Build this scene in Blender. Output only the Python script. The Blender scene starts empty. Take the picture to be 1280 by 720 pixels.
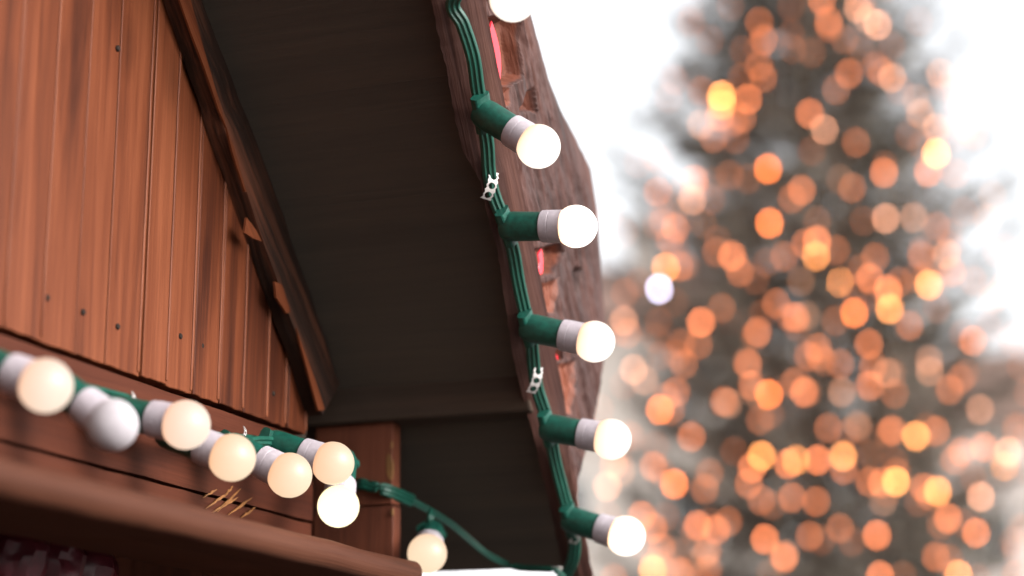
import bpy, bmesh, math, random
from mathutils import Vector, noise, Matrix
random.seed(11)
S = bpy.context.scene
COL = S.collection
V = Vector
EXP = 1.6
G2 = 2.0 ** EXP

# ------------------------------------------------------------------ camera
PITCH = math.radians(14.0)
CAM = V((0, 0, 1.6))
FPX = 70 / 36 * 1280
cd = bpy.data.cameras.new('camera'); cam = bpy.data.objects.new('camera', cd); COL.objects.link(cam)
cam.location = CAM; cam.rotation_euler = (math.pi / 2 + PITCH, 0, 0)
cd.lens = 70; cd.sensor_width = 36; cd.clip_start = 0.05; cd.clip_end = 3000
cd.dof.use_dof = True; cd.dof.focus_distance = 2.13; cd.dof.aperture_fstop = 1.84; cd.dof.aperture_ratio = 1.08
S.camera = cam
def ray(x, y):
    a = (x - 640) / FPX; b = -(y - 360) / FPX
    return V((a, math.cos(PITCH) - b * math.sin(PITCH), math.sin(PITCH) + b * math.cos(PITCH)))
def at(x, y, d): return CAM + ray(x, y) * d
def on_plane(x, y, p, n):
    r = ray(x, y); return CAM + r * ((p - CAM).dot(n) / r.dot(n))
def lerp(a, b, t): return a + (b - a) * t
def interp(pts, x):
    if x <= pts[0][0]: return pts[0][1]
    for (a, b), (c, d) in zip(pts, pts[1:]):
        if x <= c: return lerp(b, d, (x - a) / (c - a + 1e-9))
    return pts[-1][1]

# stall frame: s along the gable, o out of it, z up
P0 = V((-.463, 1.755, 0)); DW = V((.358, .934, 0)).normalized(); N = V((DW.y, -DW.x, 0)); UP = V((0, 0, 1))
def W(s, o, z): return P0 + DW * s + N * o + UP * z
def zr(s): return 2.42 - .92 * (s - .27)
def wall_so(x, y, o=0):
    p = on_plane(x, y, P0 + N * o, N); return (p - P0).dot(DW), p.z
RD = (DW - UP * .92).normalized()            # down the slope
RU = N.cross(RD); RU = RU if RU.z > 0 else -RU
RP = W(.27, 0, 2.42)

# ------------------------------------------------------------------ objects
def prop(o, label=None, cat=None, group=None, kind=None):
    if label: o['label'] = label
    if cat: o['category'] = cat
    if group: o['group'] = group
    if kind: o['kind'] = kind
    return o
def empty(name, loc, **k):
    o = bpy.data.objects.new(name, None); COL.objects.link(o); o.location = loc; o.empty_display_size = .05
    return prop(o, **k)
class MB:
    def __init__(s): s.v = []; s.f = []; s.m = []; s.g = []; s.t = []; s.sm = []
    def add(s, vs, fs, mi=0, tone=.5, ax=None, off=None, smooth=False):
        b = len(s.v)
        if ax is None: ax = (V((1, 0, 0)), V((0, 0, 1)), V((0, 1, 0)))
        off = off if off is not None else V((0, 0, 0))
        for i, p in enumerate(vs):
            s.v.append(tuple(p)); s.g.append((p.dot(ax[0]) + off.x, p.dot(ax[1]) + off.y, p.dot(ax[2]) + off.z))
            s.t.append(tone[i] if isinstance(tone, (list, tuple)) else tone)
        for f in fs: s.f.append(tuple(b + i for i in f)); s.m.append(mi); s.sm.append(smooth)
    def build(s, name, mats, parent=None, bevel=0, loc=None):
        me = bpy.data.meshes.new(name)
        vs = s.v if loc is None else [tuple(V(p) - loc) for p in s.v]
        me.from_pydata(vs, [], s.f)
        a = me.attributes.new('grain', 'FLOAT_VECTOR', 'POINT'); a.data.foreach_set('vector', [c for g in s.g for c in g])
        t = me.attributes.new('tone', 'FLOAT', 'POINT'); t.data.foreach_set('value', s.t)
        me.polygons.foreach_set('material_index', s.m); me.polygons.foreach_set('use_smooth', s.sm)
        for m in (mats if isinstance(mats, (list, tuple)) else [mats]): me.materials.append(m)
        me.update()
        if any(s.sm): me.set_sharp_from_angle(angle=.34)
        o = bpy.data.objects.new(name, me); COL.objects.link(o)
        if parent:
            o.parent = parent
            if loc is None:
                q = V((0, 0, 0)); a_ = parent
                while a_: q += V(a_.location); a_ = a_.parent
                o.location = -q
        elif loc is not None: o.location = loc
        if bevel:
            b = o.modifiers.new('bevel', 'BEVEL'); b.width = bevel; b.segments = 2; b.limit_method = 'ANGLE'; b.angle_limit = .6
        return o
def roff(): return V((random.uniform(-9, 9), random.uniform(-9, 9), random.uniform(-9, 9)))
BOX = [(0, 3, 2, 1), (4, 5, 6, 7), (0, 1, 5, 4), (1, 2, 6, 5), (2, 3, 7, 6), (3, 0, 4, 7)]
def beam(mb, p, q, a, b, ha, hb, mi=0, tone=.5, seg=14, rough=.0, smooth=False):
    """rough sawn timber p->q, half sizes ha, hb along a, b"""
    d = (q - p).normalized(); off = roff(); vs = []; fs = []; tn = []
    ring = [(-1, -1), (0, -1), (1, -1), (1, 0), (1, 1), (0, 1), (-1, 1), (-1, 0)]
    n = len(ring)
    for i in range(seg + 1):
        c = p.lerp(q, i / seg)
        for (x, y) in ring:
            k = c + a * (ha * x) + b * (hb * y)
            e = noise.noise_vector(k * 22 + off) * rough
            vs.append(k + e); tn.append(tone)
        if i:
            for j in range(n):
                A = (i - 1) * n + j; B = (i - 1) * n + (j + 1) % n
                fs.append((A, B, B + n, A + n))
    fs.append(tuple(range(n))[::-1]); fs.append(tuple(seg * n + j for j in range(n)))
    mb.add(vs, fs, mi, tn, (a, d, b), off, smooth)
def prism(mb, poly, n, th, ax, mi=0, tone=.5, off=None):
    k = len(poly); vs = list(poly) + [p + n * th for p in poly]
    fs = [tuple(range(k))[::-1], tuple(range(k, 2 * k))] + [(i, (i + 1) % k, k + (i + 1) % k, k + i) for i in range(k)]
    mb.add(vs, fs, mi, tone, ax, off if off is not None else roff())
def basis(d):
    d = d.normalized(); a = d.cross(UP)
    if a.length < .05: a = d.cross(V((1, 0, 0)))
    a.normalize(); return a, d.cross(a).normalized()
def lathe(mb, p, d, prof, n=28, mi=0, tone=.5, ref=None, cap=True):
    a, b = basis(d); d = d.normalized(); vs = []; fs = []
    for (h, r) in prof:
        for j in range(n):
            t = 2 * math.pi * j / n; vs.append(p + d * h + (a * math.cos(t) + b * math.sin(t)) * r)
    for i in range(len(prof) - 1):
        for j in range(n):
            A = i * n + j; B = i * n + (j + 1) % n; fs.append((A, B, B + n, A + n))
    if cap: fs.append(tuple(range(n))[::-1]); fs.append(tuple((len(prof) - 1) * n + j for j in range(n)))
    mb.add(vs, fs, mi, tone, (a, d, b), V((0, 0, 0)) - V((p.dot(a), p.dot(d), p.dot(b))), True)
def spline(pts, per=8):
    P = [pts[0] * 2 - pts[1]] + list(pts) + [pts[-1] * 2 - pts[-2]]; out = []
    for i in range(1, len(P) - 2):
        for k in range(per):
            t = k / per; a, b, c, d = P[i - 1:i + 3]
            out.append(.5 * ((2 * b) + (c - a) * t + (2 * a - 5 * b + 4 * c - d) * t * t + (3 * b - a - 3 * c + d) * t ** 3))
    out.append(P[-2]); return out
def sweep(mb, path, ups, w, h, ribs=0, mi=0, n=20):
    if ribs: n = 64
    """flat ribbed cable"""
    vs = []; fs = []; L = 0; tn = []; gr = []
    for i, p in enumerate(path):
        t = (path[min(i + 1, len(path) - 1)] - path[max(i - 1, 0)]).normalized()
        u = ups[i] if isinstance(ups, list) else ups
        u = (u - t * u.dot(t)).normalized(); sd = t.cross(u).normalized()
        for j in range(n):
            th = 2 * math.pi * j / n; c, s_ = math.cos(th), math.sin(th)
            x = w * math.copysign(abs(c) ** .7, c); y = h * math.copysign(abs(s_) ** .6, s_)
            y *= 1 + (.22 * math.cos(x / w * math.pi * ribs) if ribs else 0)
            vs.append(p + sd * x + u * y)
        if i:
            for j in range(n):
                A = (i - 1) * n + j; B = (i - 1) * n + (j + 1) % n; fs.append((A, B, B + n, A + n))
    fs.append(tuple(range(n))[::-1]); fs.append(tuple((len(path) - 1) * n + j for j in range(n)))
    mb.add(vs, fs, mi, .5, None, None, True)

# ------------------------------------------------------------------ materials
def mat(name):
    m = bpy.data.materials.new(name); m.use_nodes = True; nt = m.node_tree
    return m, nt, nt.nodes['Principled BSDF']
def nd(nt, typ, **k):
    n = nt.nodes.new(typ)
    for a, b in k.items():
        if a in n.inputs.keys(): n.inputs[a].default_value = b
        else: setattr(n, a, b)
    return n
def ramp(nt, stops):
    r = nt.nodes.new('ShaderNodeValToRGB'); e = r.color_ramp.elements
    while len(e) < len(stops): e.new(.5)
    for k, (p, c) in zip(e, stops): k.position = p; k.color = (*c, 1)
    return r
def wood(name, dark, mid, light, alt=None, rough=.55, fine=1.0, bump=.25, knots=True, spec=.35):
    m, nt, b = mat(name); L = nt.links
    at_ = nd(nt, 'ShaderNodeAttribute', attribute_name='grain')
    tn = nd(nt, 'ShaderNodeAttribute', attribute_name='tone')
    mp = nd(nt, 'ShaderNodeMapping'); mp.inputs['Scale'].default_value = (34 * fine, 1.7 * fine, 34 * fine)
    L.new(at_.outputs['Vector'], mp.inputs['Vector'])
    n1 = nd(nt, 'ShaderNodeTexNoise', Scale=1.0, Detail=6.0, Roughness=.62, Distortion=.7); L.new(mp.outputs[0], n1.inputs['Vector'])
    mp2 = nd(nt, 'ShaderNodeMapping'); mp2.inputs['Scale'].default_value = (260 * fine, 5 * fine, 260 * fine)
    L.new(at_.outputs['Vector'], mp2.inputs['Vector'])
    n2 = nd(nt, 'ShaderNodeTexNoise', Scale=1.0, Detail=3.0, Roughness=.5); L.new(mp2.outputs[0], n2.inputs['Vector'])
    mp3 = nd(nt, 'ShaderNodeMapping'); mp3.inputs['Scale'].default_value = (7, 3.0, 7)
    L.new(at_.outputs['Vector'], mp3.inputs['Vector'])
    n3 = nd(nt, 'ShaderNodeTexNoise', Scale=1.0, Detail=3.0, Roughness=.55); L.new(mp3.outputs[0], n3.inputs['Vector'])
    a1 = nd(nt, 'ShaderNodeMath', operation='MULTIPLY_ADD'); L.new(n2.outputs[0], a1.inputs[0]); a1.inputs[1].default_value = .35; L.new(n1.outputs[0], a1.inputs[2])
    a2 = nd(nt, 'ShaderNodeMath', operation='MULTIPLY_ADD'); L.new(n3.outputs[0], a2.inputs[0]); a2.inputs[1].default_value = .45; L.new(a1.outputs[0], a2.inputs[2])
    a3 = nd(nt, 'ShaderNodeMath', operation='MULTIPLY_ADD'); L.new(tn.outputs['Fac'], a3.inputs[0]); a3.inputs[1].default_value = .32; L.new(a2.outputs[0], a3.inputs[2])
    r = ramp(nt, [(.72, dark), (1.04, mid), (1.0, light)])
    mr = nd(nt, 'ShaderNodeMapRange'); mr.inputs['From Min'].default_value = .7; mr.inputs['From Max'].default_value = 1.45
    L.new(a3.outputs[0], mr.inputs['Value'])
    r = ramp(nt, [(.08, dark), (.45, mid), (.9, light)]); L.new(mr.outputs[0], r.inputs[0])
    col = r.outputs[0]
    if knots:
        mk = nd(nt, 'ShaderNodeMapping'); mk.inputs['Scale'].default_value = (11, 4.2, 11); L.new(at_.outputs['Vector'], mk.inputs['Vector'])
        vo = nd(nt, 'ShaderNodeTexVoronoi', Scale=1.0); L.new(mk.outputs[0], vo.inputs['Vector'])
        kr = ramp(nt, [(.05, (.22, .2, .2)), (.13, (.6, .55, .5)), (.2, (1, 1, 1))]); L.new(vo.outputs['Distance'], kr.inputs[0])
        mx = nd(nt, 'ShaderNodeMix', data_type='RGBA', blend_type='MULTIPLY'); mx.inputs['Factor'].default_value = .42
        L.new(col, mx.inputs[6]); L.new(kr.outputs[0], mx.inputs[7]); col = mx.outputs[2]
    if alt:
        mx = nd(nt, 'ShaderNodeMix', data_type='RGBA'); sp = nd(nt, 'ShaderNodeMapRange'); sp.inputs['From Min'].default_value = .6; sp.inputs['From Max'].default_value = .85
        L.new(tn.outputs['Fac'], sp.inputs['Value']); L.new(sp.outputs[0], mx.inputs['Factor'])
        L.new(col, mx.inputs[6]); mx2 = nd(nt, 'ShaderNodeMix', data_type='RGBA', blend_type='MULTIPLY'); mx2.inputs['Factor'].default_value = 1
        rr = ramp(nt, [(.3, (.45, .42, .4)), (.7, (1, 1, 1))]); L.new(n1.outputs[0], rr.inputs[0]); L.new(rr.outputs[0], mx2.inputs[6]); mx2.inputs[7].default_value = (*alt, 1)
        L.new(mx2.outputs[2], mx.inputs[7]); col = mx.outputs[2]
    L.new(col, b.inputs['Base Color'])
    b.inputs['Roughness'].default_value = rough; b.inputs['Specular IOR Level'].default_value = spec
    bp = nd(nt, 'ShaderNodeBump'); bp.inputs['Strength'].default_value = bump; bp.inputs['Distance'].default_value = .004
    L.new(a1.outputs[0], bp.inputs['Height']); L.new(bp.outputs[0], b.inputs['Normal'])
    return m
def plain(name, c, rough=.5, spec=.5, var=.2, scale=40, bump=0, metal=0, sss=0):
    m, nt, b = mat(name); L = nt.links
    tc = nd(nt, 'ShaderNodeTexCoord')
    n = nd(nt, 'ShaderNodeTexNoise', Scale=scale, Detail=5.0, Roughness=.6); L.new(tc.outputs['Object'], n.inputs['Vector'])
    lo = [x * (1 - var) for x in c]; hi = [min(1, x * (1 + var)) for x in c]
    r = ramp(nt, [(.3, lo), (.7, hi)]); L.new(n.outputs[0], r.inputs[0]); L.new(r.outputs[0], b.inputs['Base Color'])
    b.inputs['Roughness'].default_value = rough; b.inputs['Specular IOR Level'].default_value = spec; b.inputs['Metallic'].default_value = metal
    if bump:
        bp = nd(nt, 'ShaderNodeBump'); bp.inputs['Strength'].default_value = bump; bp.inputs['Distance'].default_value = .002
        L.new(n.outputs[0], bp.inputs['Height']); L.new(bp.outputs[0], b.inputs['Normal'])
    return m
M_board = wood('varnished_boards', (.036, .0085, .0036), (.104, .0265, .0098), (.172, .051, .021), rough=.5, bump=.2, spec=.2)
M_lintel = wood('lintel_timber', (.024, .0055, .003), (.058, .0145, .0068), (.09, .025, .012), rough=.6, spec=.15)
M_rail = wood('rail_timber', (.028, .0095, .0045), (.056, .018, .0092), (.085, .030, .0155), rough=.6, spec=.15, knots=False)
M_post = wood('post_timber', (.045, .012, .006), (.105, .029, .014), (.150, .045, .023), rough=.55)
M_dark = wood('stained_soffit', (.052, .042, .034), (.064, .051, .041), (.080, .060, .046), rough=.75, knots=False, spec=.15)
M_rafter = wood('rough_rafter', (.006, .0035, .003), (.018, .008, .005), (.15, .050, .026), rough=.5, bump=.5)
M_barge = wood('weathered_slab', (.012, .005, .0045), (.055, .0200, .0150), (.120, .048, .034), alt=(.17, .046, .022), rough=.65, bump=.6, fine=.8)
M_roof = wood('roof_boards', (.04, .028, .022), (.09, .06, .05), (.13, .09, .07), rough=.8, knots=False)
M_plate = wood('plate_timber', (.032, .022, .016), (.046, .030, .022), (.062, .037, .025), rough=.75, knots=False, spec=.15)
M_glint = plain('scratch_glint', (.22, .09, .028), .4, .6, .5, 300)
M_raw = plain('raw_wood', (.17, .08, .028), .5, .4, .25, 80)
M_nail = plain('nail_iron', (.022, .014, .011), .8, .15)
M_green = plain('green_plastic', (.0035, .056, .039), .45, .45, .38, 150)
M_cable = plain('green_cable', (.0035, .056, .037), .45, .5, .2, 60)
M_collar = plain('white_collar', (.36, .32, .35), .5, .4, .12, 130)
M_clip = plain('white_clip', (.40, .37, .36), .45, .5, .25, 200)
M_unlit = plain('frosted_unlit', (.36, .33, .35), .6, .2, .05, 30)
M_ribbon = plain('red_ribbon', (.75, .03, .05), .4, .5, .15, 60)
M_wrap = plain('dark_red_foil', (.10, .012, .020), .28, .6, .4, 60, .4)
M_band = plain('gold_tie', (.5, .3, .1), .4, .5)

def bulb_mat(name, tip, neck, k):
    m, nt, b = mat(name); L = nt.links
    a = nd(nt, 'ShaderNodeAttribute', attribute_name='tone')
    g = nd(nt, 'ShaderNodeAttribute', attribute_name='grain')
    n = nd(nt, 'ShaderNodeTexNoise', Scale=55.0, Detail=2.0); L.new(g.outputs['Vector'], n.inputs['Vector'])
    ad = nd(nt, 'ShaderNodeMath', operation='MULTIPLY_ADD'); L.new(n.outputs[0], ad.inputs[0]); ad.inputs[1].default_value = .16; L.new(a.outputs['Fac'], ad.inputs[2])
    r = ramp(nt, [(.16, neck), (.42, [lerp(x, y, .62) for x, y in zip(neck, tip)]), (.9, tip), (1, [x * 1.03 for x in tip])])
    L.new(ad.outputs[0], r.inputs[0])
    L.new(r.outputs[0], b.inputs['Emission Color']); b.inputs['Emission Strength'].default_value = k / G2
    b.inputs['Base Color'].default_value = (.045, .04, .04, 1); b.inputs['Roughness'].default_value = .4; b.inputs['Specular IOR Level'].default_value = .3
    return m
b_ = M_unlit.node_tree.nodes['Principled BSDF']; b_.inputs['Subsurface Weight'].default_value = 1.0; b_.inputs['Subsurface Radius'].default_value = (.06, .06, .06)
BM = {
    'white': bulb_mat('bulb_white', (1.0, .93, .84), (1.0, .46, .17), 1.45),
    'hot': bulb_mat('bulb_hot', (1.0, .97, .88), (1.0, .44, .12), 2.5),
    'warm': bulb_mat('bulb_warm', (1.0, .80, .64), (1.0, .44, .22), 1.02),
    'cream': bulb_mat('bulb_cream', (1.0, .76, .52), (1.0, .44, .20), 1.0),
    'yellow': bulb_mat('bulb_yellow', (1.0, .88, .55), (1.0, .70, .25), 1.9),
}

# ------------------------------------------------------------------ market stall
stall = empty('market_stall', W(.69, 0, 0), label='reddish brown wooden market stall with boarded gable and dark overhanging roof', cat='market stall')
GA = (DW, UP, N)
# gable cladding: boards between pixel grooves of the photograph, each a prism of its own
xs = [-60, 8, 55, 97, 135, 178, 210, 243, 275, 305, 335, 360, 383]
ss = [wall_so(x, 400 + x * .33)[0] for x in xs]
ss = [ss[0] - .056 * k for k in range(14, 0, -1)] + ss
def zt_ok(top): return min(p.z for p in top) > zb + .03
mb = MB(); zb = 2.002; RIDGE = -.45
def ztop(s): return min(zr(s), zr(2 * RIDGE - s)) - .004
while ss[0] > RIDGE - (ss[-1] - RIDGE): ss.insert(0, ss[0] - .056)
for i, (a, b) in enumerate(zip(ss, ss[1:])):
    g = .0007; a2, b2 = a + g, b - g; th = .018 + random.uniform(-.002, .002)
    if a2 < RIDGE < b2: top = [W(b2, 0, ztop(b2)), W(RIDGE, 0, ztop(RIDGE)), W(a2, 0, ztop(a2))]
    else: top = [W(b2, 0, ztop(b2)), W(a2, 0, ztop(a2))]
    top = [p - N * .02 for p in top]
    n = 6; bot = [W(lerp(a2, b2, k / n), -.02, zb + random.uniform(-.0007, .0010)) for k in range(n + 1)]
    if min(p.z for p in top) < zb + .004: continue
    prism(mb, bot + top, N, th, GA, 0, random.uniform(.2, .8) - .75 * max(0, min(1, (a - .3) / .35)))  # boards darken to the right: shade near the rafter put into their tone
    # lit arris put into the tone: a proud paler lip on the right edge of some boards
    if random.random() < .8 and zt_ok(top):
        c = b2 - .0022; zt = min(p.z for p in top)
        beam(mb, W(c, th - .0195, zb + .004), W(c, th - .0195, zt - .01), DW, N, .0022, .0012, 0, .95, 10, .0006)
for (x, y) in [(20, 362), (62, 372), (107, 390), (150, 408), (187, 410), (228, 420), (255, 432), (314, 470), (344, 492), (62, 160 - 60), (150, 60), (290, 300)]:
    s, z = wall_so(x, y); c = W(s, -.002, z)
    lathe(mb, c, N, [(-.003, .0035), (.0007, .0033), (.0012, .002)], 10, 1)
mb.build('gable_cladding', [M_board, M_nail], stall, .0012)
mb = MB(); prism(mb, [W(ss[0], -.05, 2.0), W(ss[-1] + .05, -.05, 2.0), W(ss[-1] + .05, -.05, zr(ss[-1])), W(RIDGE, -.05, zr(RIDGE)), W(ss[0], -.05, 2.03)], N, .025, GA)
mb.build('gable_backing', M_dark, stall)
# rough rake rafter under the soffit, against the boards
mb = MB()
p, q = on_plane(226, 0, P0 + N * .022, N), on_plane(404, 520, P0 + N * .022, N)
p = p - (q - p) * 1.75
p, q = (k + RU * .032 - N * .0105 for k in (p, q))
beam(mb, p, q, N, RU, .0105, .032, 0, .38, 90, .0030)
for poly in ([(217, -30), (228, -30), (238, 8), (252, 60), (270, 122), (281, 160), (272, 140), (252, 82), (236, 40), (222, 0)], [(281, 160), (290, 184), (306, 240), (304, 240), (288, 190)], [(306, 272), (318, 288), (325, 302), (314, 298), (303, 291)],
             [(341, 352), (350, 356), (361, 390), (356, 392), (343, 372)], [(368, 410), (390, 470), (404, 512), (396, 514), (384, 470)]):
    prism(mb, [on_plane(x, y, P0 + N * .0225, N) for x, y in poly], N, .0025, (RU, RD, N), 1, .7)  # paler slivers paint the rafter's lit edge strip and glints
mb.build('rake_rafter', [M_rafter, M_board], stall)
mb = MB(); sl = 2 * RIDGE - .705
LD = V((-DW.x, -DW.y, -.92)).normalized(); LU = N.cross(LD); LU = LU if LU.z > 0 else -LU
beam(mb, W(RIDGE - .02, .016, zr(RIDGE) + .0), W(sl, .016, zr(.705) + .018), N, LU, .0155, .019, 0, .6, 60, .0035)
mb.build('rake_rafter', M_rafter, stall, .002)
# lintel beam with a groove, lower trim board
s0, s1 = -1.6, .64
mb = MB()
beam(mb, W(s0, -.03, 1.949), W(s1, -.03, 1.949), UP, N, .047, .028, 0, .5, 60, .0012)
beam(mb, W(s0, -.032, 1.866), W(s1, -.032, 1.866), UP, N, .033, .028, 0, .45, 60, .0012)
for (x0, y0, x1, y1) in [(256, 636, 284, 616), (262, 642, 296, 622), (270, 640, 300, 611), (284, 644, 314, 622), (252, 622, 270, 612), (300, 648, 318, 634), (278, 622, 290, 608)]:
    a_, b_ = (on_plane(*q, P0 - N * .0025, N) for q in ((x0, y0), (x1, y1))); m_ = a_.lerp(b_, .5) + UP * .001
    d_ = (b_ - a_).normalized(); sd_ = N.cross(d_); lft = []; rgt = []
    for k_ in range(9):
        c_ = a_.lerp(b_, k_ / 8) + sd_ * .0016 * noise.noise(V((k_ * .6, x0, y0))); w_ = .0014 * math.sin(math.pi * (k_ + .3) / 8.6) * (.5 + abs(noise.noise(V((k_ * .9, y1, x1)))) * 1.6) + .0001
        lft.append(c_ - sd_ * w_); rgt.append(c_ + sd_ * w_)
    prism(mb, lft + rgt[::-1], N, .0016, GA, 1, .6)  # worn scratches coloured gold, painting in the bulb glints on the lintel
mb.build('lintel', [M_lintel, M_glint], stall)
mb = MB()
zrail = on_plane(0, 592, P0 + N * .15, N).z
off = roff(); vs = []; fs = []; prof = []
for k in range(13):
    t = math.pi * (k / 12 - .5); prof.append((.138 + .012 * math.cos(t), .015 * math.sin(t)))
prof += [(.0, .015), (.0, -.015)]
s_end = (on_plane(528, 716, P0 + N * .15, N) - P0).dot(DW)
n = len(prof)
for i in range(61):
    s = lerp(-1.6, s_end, i / 60)
    for (o, z) in prof: vs.append(W(s, o, zrail + z + .0016 * noise.noise(V((s * 9, 0, 3))) + .0008 * noise.noise(V((s * 40, o * 90, z * 60)))))
    if i:
        for j in range(n):
            A = (i - 1) * n + j; B = (i - 1) * n + (j + 1) % n; fs.append((A, B, B + n, A + n))
fs += [tuple(range(n))[::-1], tuple(60 * n + j for j in range(n))]
mb.add(vs, fs, 0, .55, (UP, DW, N), off)
mb.build('counter_canopy_rail', M_rail, stall)
# corner post standing proud of the boards, in two lengths with a joint at the cable
SP = .70
def on_post(x, y, d=0): return on_plane(x, y, P0 + DW * (SP - d), DW)
o1 = (on_post(492, 600) - P0).dot(N)
mb = MB(); PA = (N, UP, DW)
prism(mb, [W(SP, -.03, .05), W(SP, o1, .05), W(SP, o1, 1.925), W(SP, -.03, 1.925)], DW, .022, PA, 0, .35)
prism(mb, [W(SP - .002, -.03, 1.927), W(SP - .002, o1 - .001, 1.927), W(SP - .002, o1 - .002, 2.031), W(SP - .002, -.03, 2.031)], DW, .024, PA, 0, .6)
for (x, y, h) in [(489, 556, 5), (486, 578, 12), (488, 592, 9), (490, 640, 5), (487, 585, 14)]:
    c = on_post(x, y, .0025); k = h / FPX * 2.4
    vs = []; n = 9
    for a in range(n):
        t = 6.283 * a / n; vs.append(c + N * (k * .35 * math.cos(t) * (1 + .5 * noise.noise(V((a, x, 0))))) + UP * (k * math.sin(t)))
    prism(mb, vs, DW, .004, PA, 1, .6)
mb.build('corner_post', [M_post, M_raw], stall, .0012)
# wall plate projecting from the corner out to the barge board
mb = MB()
beam(mb, W(.715, -1.5, 2.062), W(.715, .255, 2.062), DW, UP, .03, .036, 0, .5, 40, .002)
mb.build('wall_plate', M_plate, stall, .003)

# barge board -------------------------------------------------------
A = on_plane(545, -20, RP, RU); B = on_plane(708, 738, RP, RU)
R = (B - A).normalized(); T = (N - R * N.dot(R)).normalized(); U = T.cross(R); U = U if U.z > 0 else -U
LEN = (B - A).length; TO = .037
inner = [(540, 0), (548, 40), (560, 90), (568, 140), (580, 190), (601, 225), (610, 270), (622, 310), (631, 370), (641, 440), (655, 500), (668, 545), (680, 600), (697, 655), (711, 720)]
def strip_rt(x, y):
    p = on_plane(x, y, A, U); return (p - A).dot(R), (p - A).dot(T)
tin = [strip_rt(*q) for q in inner]
AF = A + T * TO
def face_ru(x, y):
    p = on_plane(x, y, AF, T); return (p - A).dot(R), (p - A).dot(U)
top_px = [(655, -40), (668, 20), (690, 100), (705, 138), (722, 170), (742, 211), (750, 260), (755, 330), (760, 400), (759, 450), (750, 502), (745, 525), (734, 560), (722, 598), (717, 645), (722, 690), (726, 712)]
tup = sorted(face_ru(*q) for q in top_px)
hol = [([(611, 20), (648, 16), (657, 98), (640, 108), (612, 106), (601, 78)], .020, 1.0),
       ([(612, 106), (640, 108), (642, 132), (618, 140)], .008, 1.0),
       ([(656, 112), (669, 106), (674, 142), (650, 142)], .016, .75),
       ([(664, 312), (702, 300), (706, 318), (690, 345), (668, 352)], .020, .9),
       ([(716, 330), (728, 335), (726, 372), (714, 366)], .012, .2),
       ([(668, 352), (700, 345), (694, 392), (672, 392)], .006, 1.0),
       ([(684, 438), (700, 432), (704, 452), (690, 455)], .016, .8),
       ([(690, 455), (722, 448), (716, 520), (698, 520)], .007, .95)]
holes = [([face_ru(*q) for q in poly], d, t) for poly, d, t in hol]
def inside(poly, x, y):
    c = False; j = len(poly) - 1
    for i in range(len(poly)):
        (a, b), (e, f) = poly[i], poly[j]
        if (b > y) != (f > y) and x < (e - a) * (y - b) / (f - b) + a: c = not c
        j = i
    return c
def segd(a, b, x, y):
    dx, dy = b[0] - a[0], b[1] - a[1]; t = max(0, min(1, ((x - a[0]) * dx + (y - a[1]) * dy) / (dx * dx + dy * dy + 1e-12)))
    return math.hypot(x - a[0] - dx * t, y - a[1] - dy * t)
NR, NS, NF = 900, 8, 90
r0 = -1.02; vs = []; fs = []; tn = []
rows = None
for i in range(NR + 1):
    r = lerp(r0, -.03, i / 150) if i < 150 else lerp(-.03, LEN, (i - 150) / (NR - 150))
    if r > tin[0][0]: ti = interp(tin, r)
    else: ti = tin[0][1] + .008 * noise.noise(V((r * 14, 2, 5))) + .004 * noise.noise(V((r * 45, 2, 5)))
    ti += .0012 * noise.noise(V((r * 90, 7, 1)))
    if r > tup[0][0]: ut = interp(tup, r)
    else: ut = tup[0][1] + .012 * noise.noise(V((r * 8, 9, 5)))
    tp = max(0, min(1, (r - .55) / .11)); tap = 1 - .88 * tp * tp * (3 - 2 * tp); ut = max(ut, .040 * tap) + .0015 * noise.noise(V((r * 60, 1, 1)))
    lo = .006 * noise.noise(V((r * 11, 4, 4)))
    base = A + R * r; row = []; rt = []
    row.append(base + T * .0 + U * ut); rt.append(.4)                     # inner top
    row.append(base + T * (ti - .0) + U * .006); rt.append(.5)
    for k in range(NS + 1):
        t = lerp(ti, TO, k / NS); row.append(base + T * t + U * (-.002 + .034 * tap * k / NS - .003 * math.sin(math.pi * k / NS) + .0012 * noise.noise(V((r * 40, t * 160, 0))))); rt.append(.58)
    for k in range(1, NF + 1):
        u = lerp(.032 * tap, ut, (k / NF)); d = 0; tone = .42
        for poly, dp, tt in holes:
            if inside(poly, r, u):
                e_ = min(segd(poly[k_ - 1], poly[k_], r, u) for k_ in range(len(poly))) + .004 * noise.noise(V((r * 24, u * 24, 1)))
                f_ = max(0, min(1, e_ / .009)); f_ = f_ * f_ * (3 - 2 * f_)
                d = max(d, dp * f_); tone = lerp(tone, tt, min(1, f_ * 2.5))
        e = .0045 * noise.noise(V((r * 9, u * 55, 0))) + .003 * noise.noise(V((r * 22, u * 130, 5))) + .0012 * noise.noise(V((r * 80, u * 220, 9)))
        rim = min(1, (1 - k / NF) * 5)
        row.append(base + T * (TO + e * rim - d - .004 * (1 - rim)) + U * u); rt.append(tone)
    w = len(row); vs += row; tn += rt
    if i:
        for j in range(w):
            a_, b_ = (i - 1) * w + j, (i - 1) * w + (j + 1) % w; fs.append((a_, a_ + w, b_ + w, b_))
fs += [tuple(range(w)), tuple(NR * w + j for j in range(w))[::-1]]
mb = MB(); mb.add(vs, fs, 0, tn, (U, R, T), V((3, 1, 2)), True)
ob = mb.build('barge_board', M_barge, stall)
# the other barge board, out of frame on the near slope
mb = MB(); pk = A + R * r0
LB = V((-R.x, -R.y, R.z))
q0 = pk + T * .022 + UP * .02; ld = (-DW * 1.0 - UP * .92).normalized()
beam(mb, q0 + N * .0, q0 + ld * 1.75, (N.cross(ld)).normalized(), N, .09, .021, 0, .42, 80, .006)
mb.build('barge_board', M_barge, stall)
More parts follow.
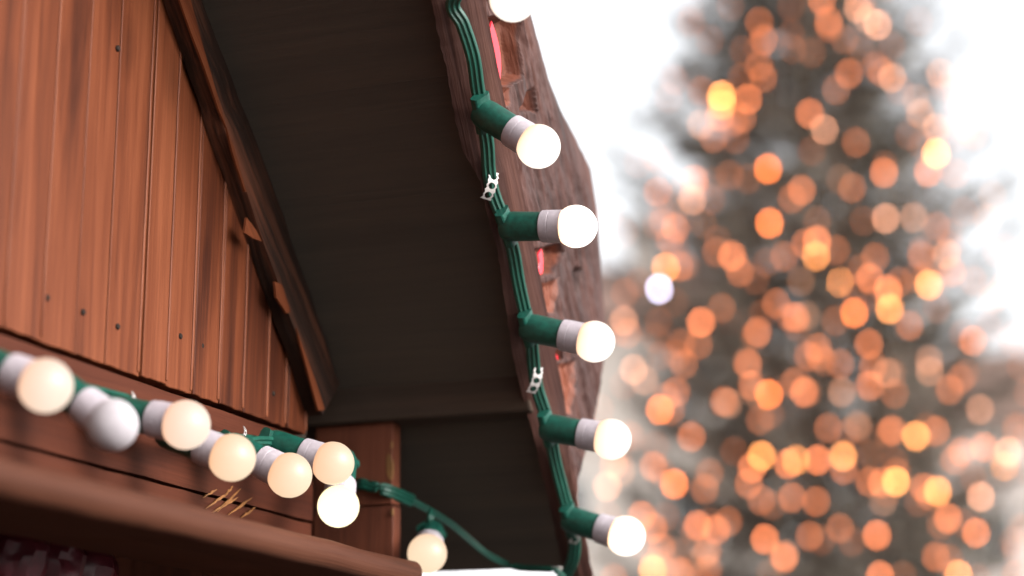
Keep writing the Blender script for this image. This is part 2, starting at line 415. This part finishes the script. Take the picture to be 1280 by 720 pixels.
# roof slopes: boards across, soffit dark, top weathered
def obarge(s):
    p = W(s, 0, zr(s)); k = (p - A).dot(RD) / R.dot(RD); return ((A + R * k) - P0).dot(N) + .012
mb = MB(); k = 0; s = RIDGE
while s < .903:
    e = min(s + .105, .905); g = .00004; lift = .030
    cs = [W(s + g, -1.7, zr(s + g) + lift), W(s + g, obarge(s + g), zr(s + g) + lift), W(e - g, obarge(e - g), zr(e - g) + lift), W(e - g, -1.7, zr(e - g) + lift)]
    prism(mb, cs, RU, .02, (RD, N, RU), 0, random.uniform(.2, .8)); s = e
mb.build('soffit', M_dark, stall)
mb = MB()
prism(mb, [W(RIDGE, -1.72, zr(RIDGE) + .06), W(RIDGE, obarge(RIDGE), zr(RIDGE) + .06), W(.915, obarge(.88) - .002, zr(.915) + .06), W(.915, -1.72, zr(.915) + .06)], RU, .018, (RD, N, RU), 0, .4)
mb.build('roof', M_roof, stall)
mb = MB(); sl = 2 * RIDGE - .87; o_ = obarge(RIDGE)
prism(mb, [W(RIDGE, -1.72, zr(RIDGE) + .03), W(RIDGE, o_, zr(RIDGE) + .03), W(sl, o_, zr(.87) + .03), W(sl, -1.72, zr(.87) + .03)], LU, .05, (LD, N, LU), 0, .4)
mb.build('roof', M_roof, stall)
# body of the stall: side, back and counter wall, dark inside
mb = MB(); mb2 = MB(); sa = 2 * RIDGE - .69
for i in range(14):
    o1 = -.035 - i * .11
    prism(mb, [W(.83, o1 - .107, .05), W(.83, o1, .05), W(.83, o1, 1.99), W(.83, o1 - .107, 1.99)], DW, .02, (N, UP, DW), 0, random.random())
    prism(mb2, [W(sa, o1 - .107, .05), W(sa, o1, .05), W(sa, o1, 1.98), W(sa, o1 - .107, 1.98)], DW, .02, (N, UP, DW), 0, random.random())
mb.build('side_wall', M_post, stall); mb2.build('side_wall', M_post, stall)
mb = MB(); s = sa
while s < .82:
    e = min(s + .12, .83); m_ = (s + e) / 2
    prism(mb, [W(s + .001, -1.6, .05), W(e - .001, -1.6, .05), W(e - .001, -1.6, max(2., ztop(m_) - .06)), W(s + .001, -1.6, max(2., ztop(m_) - .06))], N, .02, GA, 0, random.random()); s = e
mb.build('back_wall', M_dark, stall)
mb = MB(); s = sa
while s < .62:
    e = min(s + .1, .622)
    prism(mb, [W(s + .001, -.03, .05), W(e - .001, -.03, .05), W(e - .001, -.03, .95), W(s + .001, -.03, .95)], N, .02, GA, 0, random.random()); s = e
prism(mb, [W(sa, -.45, .955), W(.62, -.45, .955), W(.62, .06, .955), W(sa, .06, .955)], UP, .03, (N, DW, UP), 0, .5)
mb.build('counter', M_lintel, stall)

# dark red wrapped sweets hung in the shade under the rail
WL = ['dark red wrapped bundle hanging in shadow below the rail, at the left edge', 'broad dark plum red wrapped bundle hanging in shadow, second from the left edge',
      'dark red wrapped bundle with a pale glint hanging third below the rail', 'small dark brownish red bundle hanging lowest and farthest right under the rail']
for i, (x, y, r, l) in enumerate([(18, 690, .034, 0), (60, 702, .036, 1), (100, 708, .032, 2), (124, 724, .022, 3)]):
    c = on_plane(x, y, P0 - N * .10, N); m1 = MB(); prof = []
    for k in range(15):
        t = k / 14; h = (t - .5) * r * 3.0
        prof.append((h, r * (.15 + .85 * math.sin(math.pi * min(1, t * .97 + .02)) ** .8) if t < .86 else r * (.2 + .35 * (t - .86) / .14)))
    lathe(m1, V((0, 0, 0)), V((.05, .03, 1)), prof, 22, 0)
    for j in range(len(m1.v)):
        p = V(m1.v[j]); m1.v[j] = tuple(p + noise.noise_vector(p * 60 + V((i * 3, 0, 0))) * .006)
    root = empty('hanging_bundle', c, label=WL[l], cat='wrapped sweets', group='wrapped bundles hanging under the rail')
    o = m1.build('wrapper', M_wrap, root, loc=V((0, 0, 0)))
    m2 = MB(); sweep(m2, [V((.001, 0, r * 1.3)), V((.004, .002, r * 1.3 + .05)), V((.002, 0, 1.845 - c.z))], V((1, 0, 0)), .0016, .0016, n=8)
    m2.build('string', M_band, root, loc=V((0, 0, 0)))

# red ribbons tucked behind the slab, seen in its hollows
for (pts, lab) in [([(612, 34), (618, 52), (622, 72), (622, 92), (620, 106)], 'long pinkish red ribbon end in the uppermost hollow of the weathered slab'),
                   ([(674, 314), (676, 330), (673, 350)], 'short pinkish red ribbon end in the hollow below the second bulb'),
                   ([(697, 436), (700, 444), (695, 452)], 'tiny pinkish red ribbon scrap beside the slab just under the third bulb')]:
    off = T * (-.006)
    P = [on_plane(x, y, AF + off, T) for x, y in pts]
    mb = MB(); sweep(mb, spline(P, 6), T, .010 if len(pts) == 5 else .0085, .0012, n=12)
    prop(mb.build('ribbon', M_ribbon, loc=P[0]), lab, 'ribbon', 'red ribbon ends on the slab')

# ------------------------------------------------------------------ light strings
BR = .0235
def lamp(root, base, bulb, mkey, name='lamp_holder', lit=True, tilt=0):
    d = (bulb - base).normalized(); L = (bulb - base).length
    h = MB()
    lathe(h, base, d, [(-.011, .010), (-.0095, .0135), (-.004, .0158), (.004, .0166), (L * .5, .0160), (L * .5 + .001, .0152)], 30, 0)
    hold = h.build(name, M_green, root, loc=None)
    c = MB(); k0 = L * .5 - .001
    lathe(c, base, d, [(k0, .0165), (k0 + .001, .0178), (k0 + .010, .0182), (k0 + .0104, .0180), (k0 + .0110, .0180), (k0 + .0114, .0182), (L - BR * .62, .0184), (L - BR * .60, .0172)], 30, 0)
    c.build('collar', M_collar, hold)
    s = MB(); prof = []
    prof.append((L - BR * .78, .0150))
    for k in range(3, 25):
        t = math.pi * k / 24; prof.append((L - BR * math.cos(t), max(.0003, BR * math.sin(t))))
    prof = [prof[0]] + [p for p in prof[1:] if p[0] > L - BR * .76]
    n = 32; a, b = basis(d); vs = []; fs = []; tn = []
    for (hh, r) in prof:
        for j in range(n):
            t = 2 * math.pi * j / n; vs.append(base + d * hh + (a * math.cos(t) + b * math.sin(t)) * r); tn.append(max(0, min(1, (hh - (L - BR)) / (2 * BR))))
    for i in range(len(prof) - 1):
        for j in range(n):
            A_, B_ = i * n + j, i * n + (j + 1) % n; fs.append((A_, B_, B_ + n, A_ + n))
    fs.append(tuple((len(prof) - 1) * n + j for j in range(n)))
    s.add(vs, fs, 0, tn, None, None, True)
    bo = s.build('bulb', BM[mkey] if lit else M_unlit, hold)
    if not lit: bo['label'] = 'unlit greyish white bulb'; hold['label'] = 'holder whose bulb is not lit'
    return hold
def saddle(mb, base, t, d, w):
    """moulded wrap where the holder bites the cable"""
    t = t.normalized(); u = (d - t * d.dot(t)).normalized(); sd = t.cross(u)
    sweep(mb, [base - t * .021, base - t * .018, base + t * .018, base + t * .021], u, w * 1.12, .0062, n=20)
def clip(root, c, along, nrm, sc=1):
    """pale perforated metal strap bent over the cable"""
    along = along.normalized(); nrm = (nrm - along * nrm.dot(along)).normalized(); sd = along.cross(nrm)
    mb = MB(); vs = []; fs = []
    cells = 3; cw, ch, r = .0105 * sc, .0115 * sc, .0036 * sc; n = 16
    for k in range(cells):
        ox = (k - 1) * cw
        b0 = len(vs)
        for j in range(n):
            t = 2 * math.pi * j / n; c_, s_ = math.cos(t), math.sin(t); m = max(abs(c_), abs(s_))
            X, Y = ox + c_ / m * cw / 2, s_ / m * ch / 2 * (1 + .12 * math.cos(X_ * 9) if (X_ := ox + c_) else 1)
            x, y = ox + c_ * r, s_ * r * 1.15
            for (qx, qy) in ((X, Y), (x, y)):
                bend = .003 - 22 / sc * qx * qx
                for th in (0, .0009):
                    vs.append(c + along * qx * 1.0 + sd * qy + nrm * (bend + th))
        for j in range(n):
            i0 = b0 + j * 4; i1 = b0 + ((j + 1) % n) * 4
            fs += [(i0 + 1, i1 + 1, i1 + 3, i0 + 3), (i0, i0 + 2, i1 + 2, i1), (i0 + 2, i0 + 3, i1 + 3, i1 + 2), (i0, i1, i1 + 1, i0 + 1)]
    mb.add(vs, fs); mb.build('clip', M_clip, root)

# string along the barge board
def edge_depth(x, y):
    k_ = max(0, min(1, (y - 455) / 100)); p = on_plane(x, y, A + U * lerp(.006, -.010, k_), U); return (p - CAM).dot(V((0, math.cos(PITCH), math.sin(PITCH))))
rs = empty('light_string', A, label='green string of five round lit bulbs running down the weathered slab edge of roof', cat='string lights')
lamps = [((601, -34), (641, -2), 'white'), ((607, 143), (673, 183), 'white'), ((638, 283), (720, 283), 'hot'), ((664, 410), (743, 427), 'white'), ((688, 535), (764, 549), 'white'), ((716, 650), (782, 670), 'hot')]
rs['label'] = 'green string of round lit bulbs running down the edge of the weathered slab'
cab = [(556, -90), (585, -36), (566, 4), (578, 30), (591, 70), (597, 110), (603, 143), (609, 180), (611, 212), (616, 240), (629, 275), (641, 312), (648, 352), (658, 398), (664, 425), (667, 455), (671, 483), (681, 515), (687, 535), (693, 572), (703, 612), (713, 648), (718, 672), (716, 700), (704, 722), (690, 740)]
cpts = []
for x, y in cab: cpts.append(at(x, y, edge_depth(min(x, 715), max(-60, min(y, 730))) - .004))
path = spline(cpts, 8); mb = MB()
ups = []
for i in range(len(path)):
    w = noise.noise(V((i * .035, 3, 1))); ups.append((-U + T * (.5 + .5 * w)).normalized())
sweep(mb, path, ups, .0078, .0030, 3)
cable = mb.build('cable', M_cable, rs)
for (b, q, k) in lamps:
    db = edge_depth(*b) - .012
    base = at(*b, db)
    lat = V(((q[0] - b[0]), (q[1] - b[1]))).length * db / FPX
    L = .073; fw = math.sqrt(max(.0002, L * L - min(lat, L * .93) ** 2))
    bulb = at(*q, db - max(.02, min(fw, .05)))
    h = lamp(rs, base, bulb, k)
    i = min(range(len(path)), key=lambda i: (path[i] - base).length); tg = path[min(i + 2, len(path) - 1)] - path[max(0, i - 2)]
    mb = MB(); saddle(mb, base - (bulb - base).normalized() * .004, tg, bulb - base, .0105); mb.build('saddle', M_green, h)
for (x, y, tilt) in [(613, 232, 1), (669, 475, 1), (721, 664, 1)]:
    d = edge_depth(min(x, 712), y); c = at(x, y, d - .012); tg = at(x + 5, y - 17, d - .012) - c
    clip(rs, c, tg, -U + T * .6)

# string along the lintel
ls = empty('light_string', W(.1, .02, 1.94), label='green string of round bulbs along the lintel under the gable boards, one bulb unlit', cat='string lights')
LL = [((18, 470), (57, 482), 'warm', .092, .37, 1), ((101, 507), (140, 531), 'warm', .10, .45, 0), ((197, 526), (232, 531), 'warm', .105, .37, 1), ((257, 561), (290, 572), 'cream', .108, .37, 1),
      ((331, 581), (362, 594), 'cream', .108, .42, 1), ((387, 571), (416, 579), 'cream', .108, .37, 1), ((423, 612), (423, 633), 'yellow', .085, 1.3, 1), ((537, 668), (534, 692), 'cream', .12, 4.5, 1)]
bases = []
for (c, q, k, o, kf, lit) in LL:
    bulb = on_plane(*q, P0 + N * o, N); dep = (bulb - CAM).dot(V((0, math.cos(PITCH), math.sin(PITCH))))
    lx, ly = q[0] - c[0], -(q[1] - c[1]); l = math.hypot(lx, ly)
    d = V((lx / l, 0, 0)) + V((0, -math.sin(PITCH), math.cos(PITCH))) * (ly / l) - V((0, math.cos(PITCH), math.sin(PITCH))) * kf
    d.normalize(); base = bulb - d * .073; bases.append(base)
    h = lamp(ls, base, bulb, k, lit=bool(lit))
    mb = MB(); saddle(mb, base - d * .004, DW - UP * .2, d, .0105); mb.build('saddle', M_green, h)
pts = [W(-.35, .02, 1.975), W(-.12, .02, 1.952), bases[0], bases[1], on_plane(165, 505, P0 + N * .02, N), bases[2], bases[3], on_plane(318, 553, P0 + N * .016, N), bases[4], bases[5],
       on_post(428, 599, .012), on_post(455, 606, .010), on_post(484, 613, .010), at(515, 626, 2.43), at(540, 640, 2.45), at(566, 657, 2.47), at(588, 676, 2.48), at(612, 695, 2.48), at(645, 709, 2.47), at(690, 712, 2.43), at(705, 722, 2.44)]
kc = len(pts) - 8
path = spline(pts[:kc + 1], 8); mb = MB(); sweep(mb, path, N * .8 - UP * .3, .0078, .0030, 3)
mb.build('cable', M_cable, ls)
mb = MB(); sweep(mb, spline(pts[kc:], 8), N * .8 - UP * .3, .0042, .0024, 2)
mb.build('cable', M_cable, ls)
mb = MB(); sweep(mb, spline([bases[5], bases[6] + V((0, 0, .01)), bases[6]], 6), N, .006, .003, 3); mb.build('cable', M_cable, ls)
mb = MB(); sweep(mb, spline([at(540, 640, 2.43), at(538, 648, 2.42), bases[7]], 6), N, .006, .003, 3); mb.build('cable', M_cable, ls)
for (x, y) in [(163, 498), (303, 541)]:
    c = on_plane(x, y, P0 + N * .028, N); clip(ls, c, V((0, 0, 1)) + DW * .3, N, .42)

# ------------------------------------------------------------------ christmas tree
TD = 16.0
TX, TY = (1010 - 640) / FPX * TD, TD * math.cos(PITCH) - .1
TH = 10.6
def rc(z): return max(.02, min(1.68 + .05 * (TH - 4.4 - z), .355 * (TH - z)))
tree = empty('fir_tree', (TX, TY, 0), label='tall blurred fir tree hung all over with glowing lights, beside the stall', cat='tree')
M_bark = plain('fir_bark', (.07, .05, .04), .9, .2, .4, 14, .5)
M_need = plain('fir_needles', (.150, .132, .108), .75, .2, .35, 1.6)
mb = MB(); lathe(mb, V((0, 0, 0)), UP, [(0, .20), (.3, .165), (2, .14), (6, .075), (9, .03), (TH, .006)], 14)
mb.build('trunk', M_bark, tree, loc=V((0, 0, 0)))
rnd = random.Random(5)
vs = []; fs = []; bv = []; bf = []
def tri(p, d, w, l):
    sx = d.orthogonal().normalized(); sx = Matrix.Rotation(rnd.uniform(0, 6.28), 3, d) @ sx
    b = len(vs); vs.extend([p - sx * w, p + sx * w, p + d * l + sx * w * .3, p + d * l - sx * w * .3]); fs.append((b, b + 1, b + 2, b + 3))
z = .9
while z < TH - .1:
    rr = rc(z); nb = int(8 + 5 * min(1, rr / 2)); a0 = rnd.uniform(0, 6.28)
    for k in range(nb):
        a = a0 + k * 6.283 / nb + rnd.uniform(-.2, .2); zz = z + rnd.uniform(-.12, .12)
        L = rr * rnd.uniform(.62, .99); hd = V((math.cos(a), math.sin(a), 0)); rise = rnd.uniform(.05, .35)
        P = []
        for i in range(7):
            t = i / 6; P.append(V((0, 0, zz)) + hd * (L * t) + UP * (L * (-.20 * t + (.20 + rise) * t * t)))
        for i in range(6):
            sx = hd.cross(UP); w0 = .02 * (1 - i / 6.5); b = len(bv)
            bv.extend([P[i] - sx * w0, P[i] + sx * w0, P[i] + UP * w0, P[i + 1] - sx * w0 * .8, P[i + 1] + sx * w0 * .8, P[i + 1] + UP * w0 * .8])
            bf.extend([(b, b + 1, b + 4, b + 3), (b + 1, b + 2, b + 5, b + 4), (b + 2, b, b + 3, b + 5)])
        nt_ = int(5 + L * 8)
        for j in range(nt_):
            t = .18 + .82 * (j + rnd.random()) / nt_; f = t * 6; i = min(5, int(f)); q = P[i].lerp(P[i + 1], f - i); dr = (P[i + 1] - P[i]).normalized()
            for sgn in (-1, 1):
                sd = hd.cross(UP) * sgn; tw = (dr * rnd.uniform(.5, 1) + sd * rnd.uniform(.4, 1) + UP * rnd.uniform(-.45, .25)).normalized()
                l = (.16 + .26 * (1 - t)) * rnd.uniform(.7, 1.3) * min(1, .5 + L / 2)
                for m in range(4):
                    tri(q + tw * l * m / 4, (tw + V((rnd.uniform(-.6, .6), rnd.uniform(-.6, .6), rnd.uniform(-.5, .5)))).normalized(), .018, l * .45)
        for m in range(4): tri(P[-1], (dr + V((rnd.uniform(-.4, .4), rnd.uniform(-.4, .4), rnd.uniform(-.1, .5)))).normalized(), .02, .16)
    z += rnd.uniform(.17, .25)
mb = MB(); mb.add(vs, fs); mb.build('crown', M_need, tree, loc=V((0, 0, 0)))
mb = MB(); mb.add(bv, bf); mb.build('branches', M_bark, tree, loc=V((0, 0, 0)))

LT = """949,28,o,.3 955,50,o,.4 1035,26,o,.55 1027,0,o,.7 990,62,o,.35 954,97,o,.3 1072,10,p,.6 1097,31,p,.8 1085,24,p,.4 902,120,y,1.3 902,131,y,.7 900,145,o,.5 935,124,o,.65
928,147,o,.3 876,156,p,.35 892,172,o,.25 1012,142,o,.6 1030,162,p,.75 1061,92,o,.4 1045,112,o,.2 1115,97,p,.5 1102,90,o,.25 960,211,O,1 1105,216,o,.6 1070,178,o,.25 1002,238,o,.45 990,248,o,.25
962,279,O,1 868,225,o,.5 865,250,p,.5 892,228,o,.35 822,240,o,.35 845,285,o,.45 837,300,o,.25 832,335,y,.7 850,333,o,.35 824,361,v,1 915,320,o,.65 925,340,o,.3 895,315,o,.2 1021,301,o,.75 1020,320,y,.6
1007,305,o,.35 1048,352,y,1 1087,348,o,.55 1094,322,o,.25 1110,362,o,.6 1161,356,y,.9 1183,318,p,.5 1190,340,o,.35 1107,273,p,.6 1142,272,p,.3 1170,192,y,1.2 1160,215,o,.6 1170,160,p,.4 1150,142,p,.35
1175,92,p,.4 1065,235,o,.25 1152,320,o,.25 876,403,o,.85 902,385,o,.2 780,401,p,.5 792,462,p,.5 805,475,p,.3 845,490,o,.35 825,512,O,.9 905,502,o,.35 864,546,o,.45 817,583,o,.45 843,605,O,.95 767,580,p,.35
759,608,p,.55 802,645,o,.55 817,660,o,.45 827,685,o,.35 816,712,y,.8 850,715,o,.45 947,415,o,.4 995,397,o,.45 970,379,o,.3 935,455,o,.45 940,482,o,.45 961,493,O,.9 1005,490,o,.6 1022,435,o,.35 1010,445,o,.25
1052,490,p,.3 1087,482,o,.45 1086,430,o,.45 1050,455,o,.25 1092,457,o,.2 1068,391,O,.9 1112,386,y,.8 1110,367,o,.45 1137,407,o,.3 1162,464,p,.3 1187,487,o,.3 1216,426,o,.5 1145,545,y,.8 1115,538,o,.45 1170,539,o,.35
952,570,y,.8 940,585,o,.6 936,605,o,.35 985,580,o,.65 995,575,y,.5 1022,575,o,.8 1054,570,y,.7 1055,587,o,.35 990,622,o,.35 1020,627,o,.35 956,674,o,.75 980,697,o,.65 872,657,o,.6 895,662,o,.5 887,592,o,.2
885,712,o,.25 1012,670,o,.3 1096,669,o,.75 1120,602,y,1 1102,603,o,.5 1087,602,o,.35 1172,614,y,.8 1155,610,o,.45 1162,620,o,.25 1185,648,o,.6 1220,666,o,.7 1226,621,p,.7 1230,559,o,.5 1260,565,p,.8 1255,582,y,.6
1202,565,o,.35 1170,696,o,.35 1197,718,y,1 1100,720,o,.7 1225,512,p,.35 950,525,o,.2 855,455,o,.25 1072,532,p,.2 1035,535,o,.25"""
CC = {'o': ((.68, .165, .055), 'orange'), 'O': ((.84, .17, .03), 'deep orange'), 'y': ((.95, .31, .075), 'golden yellow'), 'p': ((.66, .27, .15), 'peach'), 'w': ((.7, .7, .75), 'white'), 'v': ((.62, .60, .85), 'pale violet')}
lights = []
for tok in LT.split():
    x, y, c, b = tok.split(','); lights.append((float(x), float(y), c, float(b)))
rnd = random.Random(21)
def surf(x, y):
    best = None
    t = 12.5
    while t < 18.5:
        p = at(x, y, t); e = math.hypot(p.x - TX, p.y - TY) - rc(p.z) * .98
        if e < 0: return p, 0
        if best is None or e < best[1]: best = (p, e)
        t += .04
    return best
while len(lights) < 235:
    x = rnd.uniform(745, 1279); y = rnd.uniform(-10, 725)
    p, e = surf(x, y)
    if e > 0: continue
    if y < 200 and rnd.random() < .4: continue
    lights.append((x, y, rnd.choice('oooop'), rnd.choice((.10, .15, .15, .2, .25))))
KL = 40.0; LR = .021
lm = {}; ltot = 0
M_cap = plain('lamp_cap', (.03, .05, .035), .6, .3)
for (x, y, c, b) in lights:
    p, e = surf(x, y); q = round(b * 20) / 20
    if (c, q) not in lm:
        m, nt, bs = mat('tree_glow'); col = CC[c][0]
        bs.inputs['Base Color'].default_value = (.3, .2, .1, 1); bs.inputs['Emission Color'].default_value = (*col, 1); bs.inputs['Emission Strength'].default_value = KL * q / G2
        bm = bmesh.new(); bmesh.ops.create_icosphere(bm, subdivisions=2, radius=LR)
        for f in bm.faces: f.smooth = True
        r = bmesh.ops.create_cone(bm, segments=8, radius1=.010, radius2=.008, depth=.025, cap_ends=True, matrix=Matrix.Translation((0, 0, LR + .009)))
        for f in {f for v in r['verts'] for f in v.link_faces}: f.material_index = 1
        me = bpy.data.meshes.new('tree_light'); bm.to_mesh(me); bm.free(); me.materials.append(m); me.materials.append(M_cap); lm[(c, q)] = me
    o = bpy.data.objects.new('tree_light', lm[(c, q)]); COL.objects.link(o); o.location = p; o.rotation_euler = V((TX - p.x, TY - p.y, .8)).to_track_quat('Z', 'Y').to_euler()
    br = 'brilliant' if b >= .9 else 'bright' if b >= .6 else 'soft' if b >= .35 else 'dim' if b >= .2 else 'faint'
    v = 'top' if y < 130 else 'upper' if y < 270 else 'middle' if y < 420 else 'lower' if y < 570 else 'lowest'
    hx = (x - 1010) / max(150, 270 * min(1, .5 + y / 700))
    h = 'far left' if hx < -.66 else 'left' if hx < -.22 else 'centre' if hx < .22 else 'right' if hx < .66 else 'far right'
    prop(o, f'{br} {CC[c][1]} round light on the {v} part of the fir, {h} side' if h != 'centre' else f'{br} {CC[c][1]} round light on the {v} fir, near its middle line', 'tree light', 'lights on the fir tree')

# the many more weak lights deep in the branches, beyond the individual ones
m, nt, bs = mat('tree_glow_dim'); bs.inputs['Base Color'].default_value = (.3, .2, .1, 1); bs.inputs['Emission Color'].default_value = (.74, .17, .06, 1); bs.inputs['Emission Strength'].default_value = KL * .11 / G2
mb = MB(); bm = bmesh.new(); bmesh.ops.create_icosphere(bm, subdivisions=1, radius=LR); iv = [v.co.copy() for v in bm.verts]; jf = [tuple(v.index for v in f.verts) for f in bm.faces]; bm.free()
n_ = 0
while n_ < 130:
    z = rnd.uniform(2.6, 9.6); a = rnd.uniform(math.pi, 2 * math.pi)
    if rnd.random() > rc(z) / 1.75: continue
    r_ = rc(z) * rnd.uniform(.86, 1.02); c = V((TX + r_ * math.cos(a), TY + r_ * math.sin(a), z)); mb.add([c + q for q in iv], jf, 0, .5, None, None, True); n_ += 1
prop(mb.build('weak_tree_lights', m, loc=V((TX, TY, 5))), 'scattering of faint orange lights between the brighter ones on the fir', 'tree lights', kind='stuff')

# ------------------------------------------------------------------ far houses, ground
M_wall1 = plain('pale_render', (.34, .30, .27), .9, .2, .08, 1.2)
M_wall2 = plain('pinkish_render', (.50, .44, .41), .9, .2, .08, 1.2)
M_tile = plain('brown_tiles', (.16, .10, .08), .8, .3, .3, 3)
M_glass = plain('window_glass', (.04, .045, .05), .15, .6, .2, 1)
M_frame = plain('white_frame', (.6, .58, .55), .6, .3)
def box(mb, lo, hi, mi=0):
    (a, b, c), (d, e, f) = lo, hi
    mb.add([V(q) for q in ((a, b, c), (d, b, c), (d, e, c), (a, e, c), (a, b, f), (d, b, f), (d, e, f), (a, e, f))], BOX, mi)
def house(loc, w, dep, h, rh, wallm, lab):
    r = empty('town_house', loc, label=lab, cat='house'); Z0 = V((0, 0, 0))
    mb = MB(); box(mb, (-w / 2, 0, 0), (w / 2, dep, h)); mb.build('wall', wallm, r, loc=Z0)
    mb = MB(); e = .5
    vs = [V(q) for q in ((-w / 2 - e, -e, h + .01), (w / 2 + e, -e, h + .01), (w / 2 + e, dep + e, h + .01), (-w / 2 - e, dep + e, h + .01), (-w / 2 - e, dep / 2, h + rh), (w / 2 + e, dep / 2, h + rh))]
    mb.add(vs, [(0, 3, 2, 1), (0, 1, 5, 4), (2, 3, 4, 5), (0, 4, 3), (1, 2, 5)]); rf = mb.build('roof', M_tile, r, loc=Z0)
    mb = MB(); box(mb, (w * .2, dep * .3, h + rh * .4), (w * .2 + .8, dep * .3 + .7, h + rh + .8)); mb.build('chimney', wallm, rf, loc=Z0)
    nfl = int(h // 3); nx = int(w // 2.6)
    for f in range(nfl):
        for i in range(nx):
            cx = -w / 2 + (i + .5) * w / nx; z0 = 1.0 + f * 3
            mb = MB(); t = .09
            for lo, hi in (((cx - .6, -.06, z0), (cx - .6 + t, .0, z0 + 1.6)), ((cx + .6 - t, -.06, z0), (cx + .6, .0, z0 + 1.6)), ((cx - .51, -.06, z0 + 1.51), (cx + .51, .0, z0 + 1.6)), ((cx - .51, -.06, z0), (cx + .51, 0, z0 + .09)), ((cx - .03, -.055, z0 + .09), (cx + .03, 0, z0 + 1.51))): box(mb, lo, hi)
            wf = mb.build('window', M_frame, r, loc=Z0)
            mb = MB(); box(mb, (cx - .51, -.03, z0 + .09), (cx + .51, -.004, z0 + 1.51)); mb.build('pane', M_glass, wf, loc=Z0)
def hx(x, d): return (x - 640) / FPX * d
house((hx(760, 46) - 1.0, 46, 0), 9, 9, 12.2, 2.6, M_wall1, 'pale cream house far behind the fir tree, left of it beside the stall')
house((hx(1310, 52) + 1.6, 52, 0), 9, 9, 10.8, 3.0, M_wall2, 'pinkish house far behind the fir tree, at the right edge')
# white pagoda tent of another stall, beyond the eave
tx, ty = hx(545, 12), 12.0
tent = empty('market_tent', (tx, ty, 0), label='white blurred market tent seen beneath the dark roof edge', cat='tent')
M_can = plain('white_canvas', (.72, .71, .74), .8, .3, .04, 2); Z0 = V((0, 0, 0)); hw = 1.12
mb = MB(); vs = []; fs = []; K = 12
for i in range(K + 1):
    t = i / K; w_ = hw * (1 - t) ** 1.25 + .03; z_ = 2.42 + .95 * t
    vs += [V((-w_, -w_, z_)), V((w_, -w_, z_)), V((w_, w_, z_)), V((-w_, w_, z_))]
    if i: fs += [((i - 1) * 4 + j, (i - 1) * 4 + (j + 1) % 4, i * 4 + (j + 1) % 4, i * 4 + j) for j in range(4)]
b_ = len(vs); w_ = hw + .03
vs += [V((-w_, -w_, 2.12)), V((w_, -w_, 2.12)), V((w_, w_, 2.12)), V((-w_, w_, 2.12))]; fs += [(b_ + j, b_ + (j + 1) % 4, (j + 1) % 4, j) for j in range(4)]
mb.add(vs, fs); mb.build('canopy', M_can, tent, loc=Z0)
for (qx, qy) in ((-1, -1), (1, -1), (1, 1), (-1, 1)):
    mb = MB(); box(mb, (qx * hw - .03, qy * hw - .03, 0), (qx * hw + .03, qy * hw + .03, 2.4)); mb.build('leg', M_frame, tent, loc=Z0)
mb = MB(); g = 900
mb.add([V((-g, -g, 0)), V((g, -g, 0)), V((g, g, 0)), V((-g, g, 0))], [(0, 1, 2, 3)])
prop(mb.build('ground', plain('paving', (.06, .057, .054), .85, .3, .15, .8)), kind='structure')

# ------------------------------------------------------------------ daylight
SE, SR = math.radians(24), math.radians(118)
w = bpy.data.worlds.new('World'); S.world = w; w.use_nodes = True; nt = w.node_tree; bg = nt.nodes['Background']
sk = nt.nodes.new('ShaderNodeTexSky'); sk.sky_type = 'NISHITA'; sk.sun_disc = False; sk.sun_elevation = SE; sk.sun_rotation = SR; sk.dust_density = 4; sk.air_density = 1.0
hs = nt.nodes.new('ShaderNodeHueSaturation'); hs.inputs['Saturation'].default_value = .12
nt.links.new(sk.outputs[0], hs.inputs['Color']); nt.links.new(hs.outputs[0], bg.inputs['Color']); bg.inputs['Strength'].default_value = .15
sd = bpy.data.lights.new('sun', 'SUN'); sd.energy = .5; sd.angle = math.radians(25); sd.color = (1, .94, .86)
so = bpy.data.objects.new('sun', sd); COL.objects.link(so)
dv = V((math.sin(SR) * math.cos(SE), math.cos(SR) * math.cos(SE), math.sin(SE)))
so.rotation_euler = (-dv).to_track_quat('-Z', 'Y').to_euler()
vs_ = S.view_settings; vs_.view_transform = 'Standard'; vs_.look = 'None'; vs_.gamma = 1; vs_.use_curve_mapping = False; vs_.exposure = EXP
S.cycles.use_denoising = True; S.cycles.max_bounces = 8; S.cycles.sample_clamp_indirect = 6
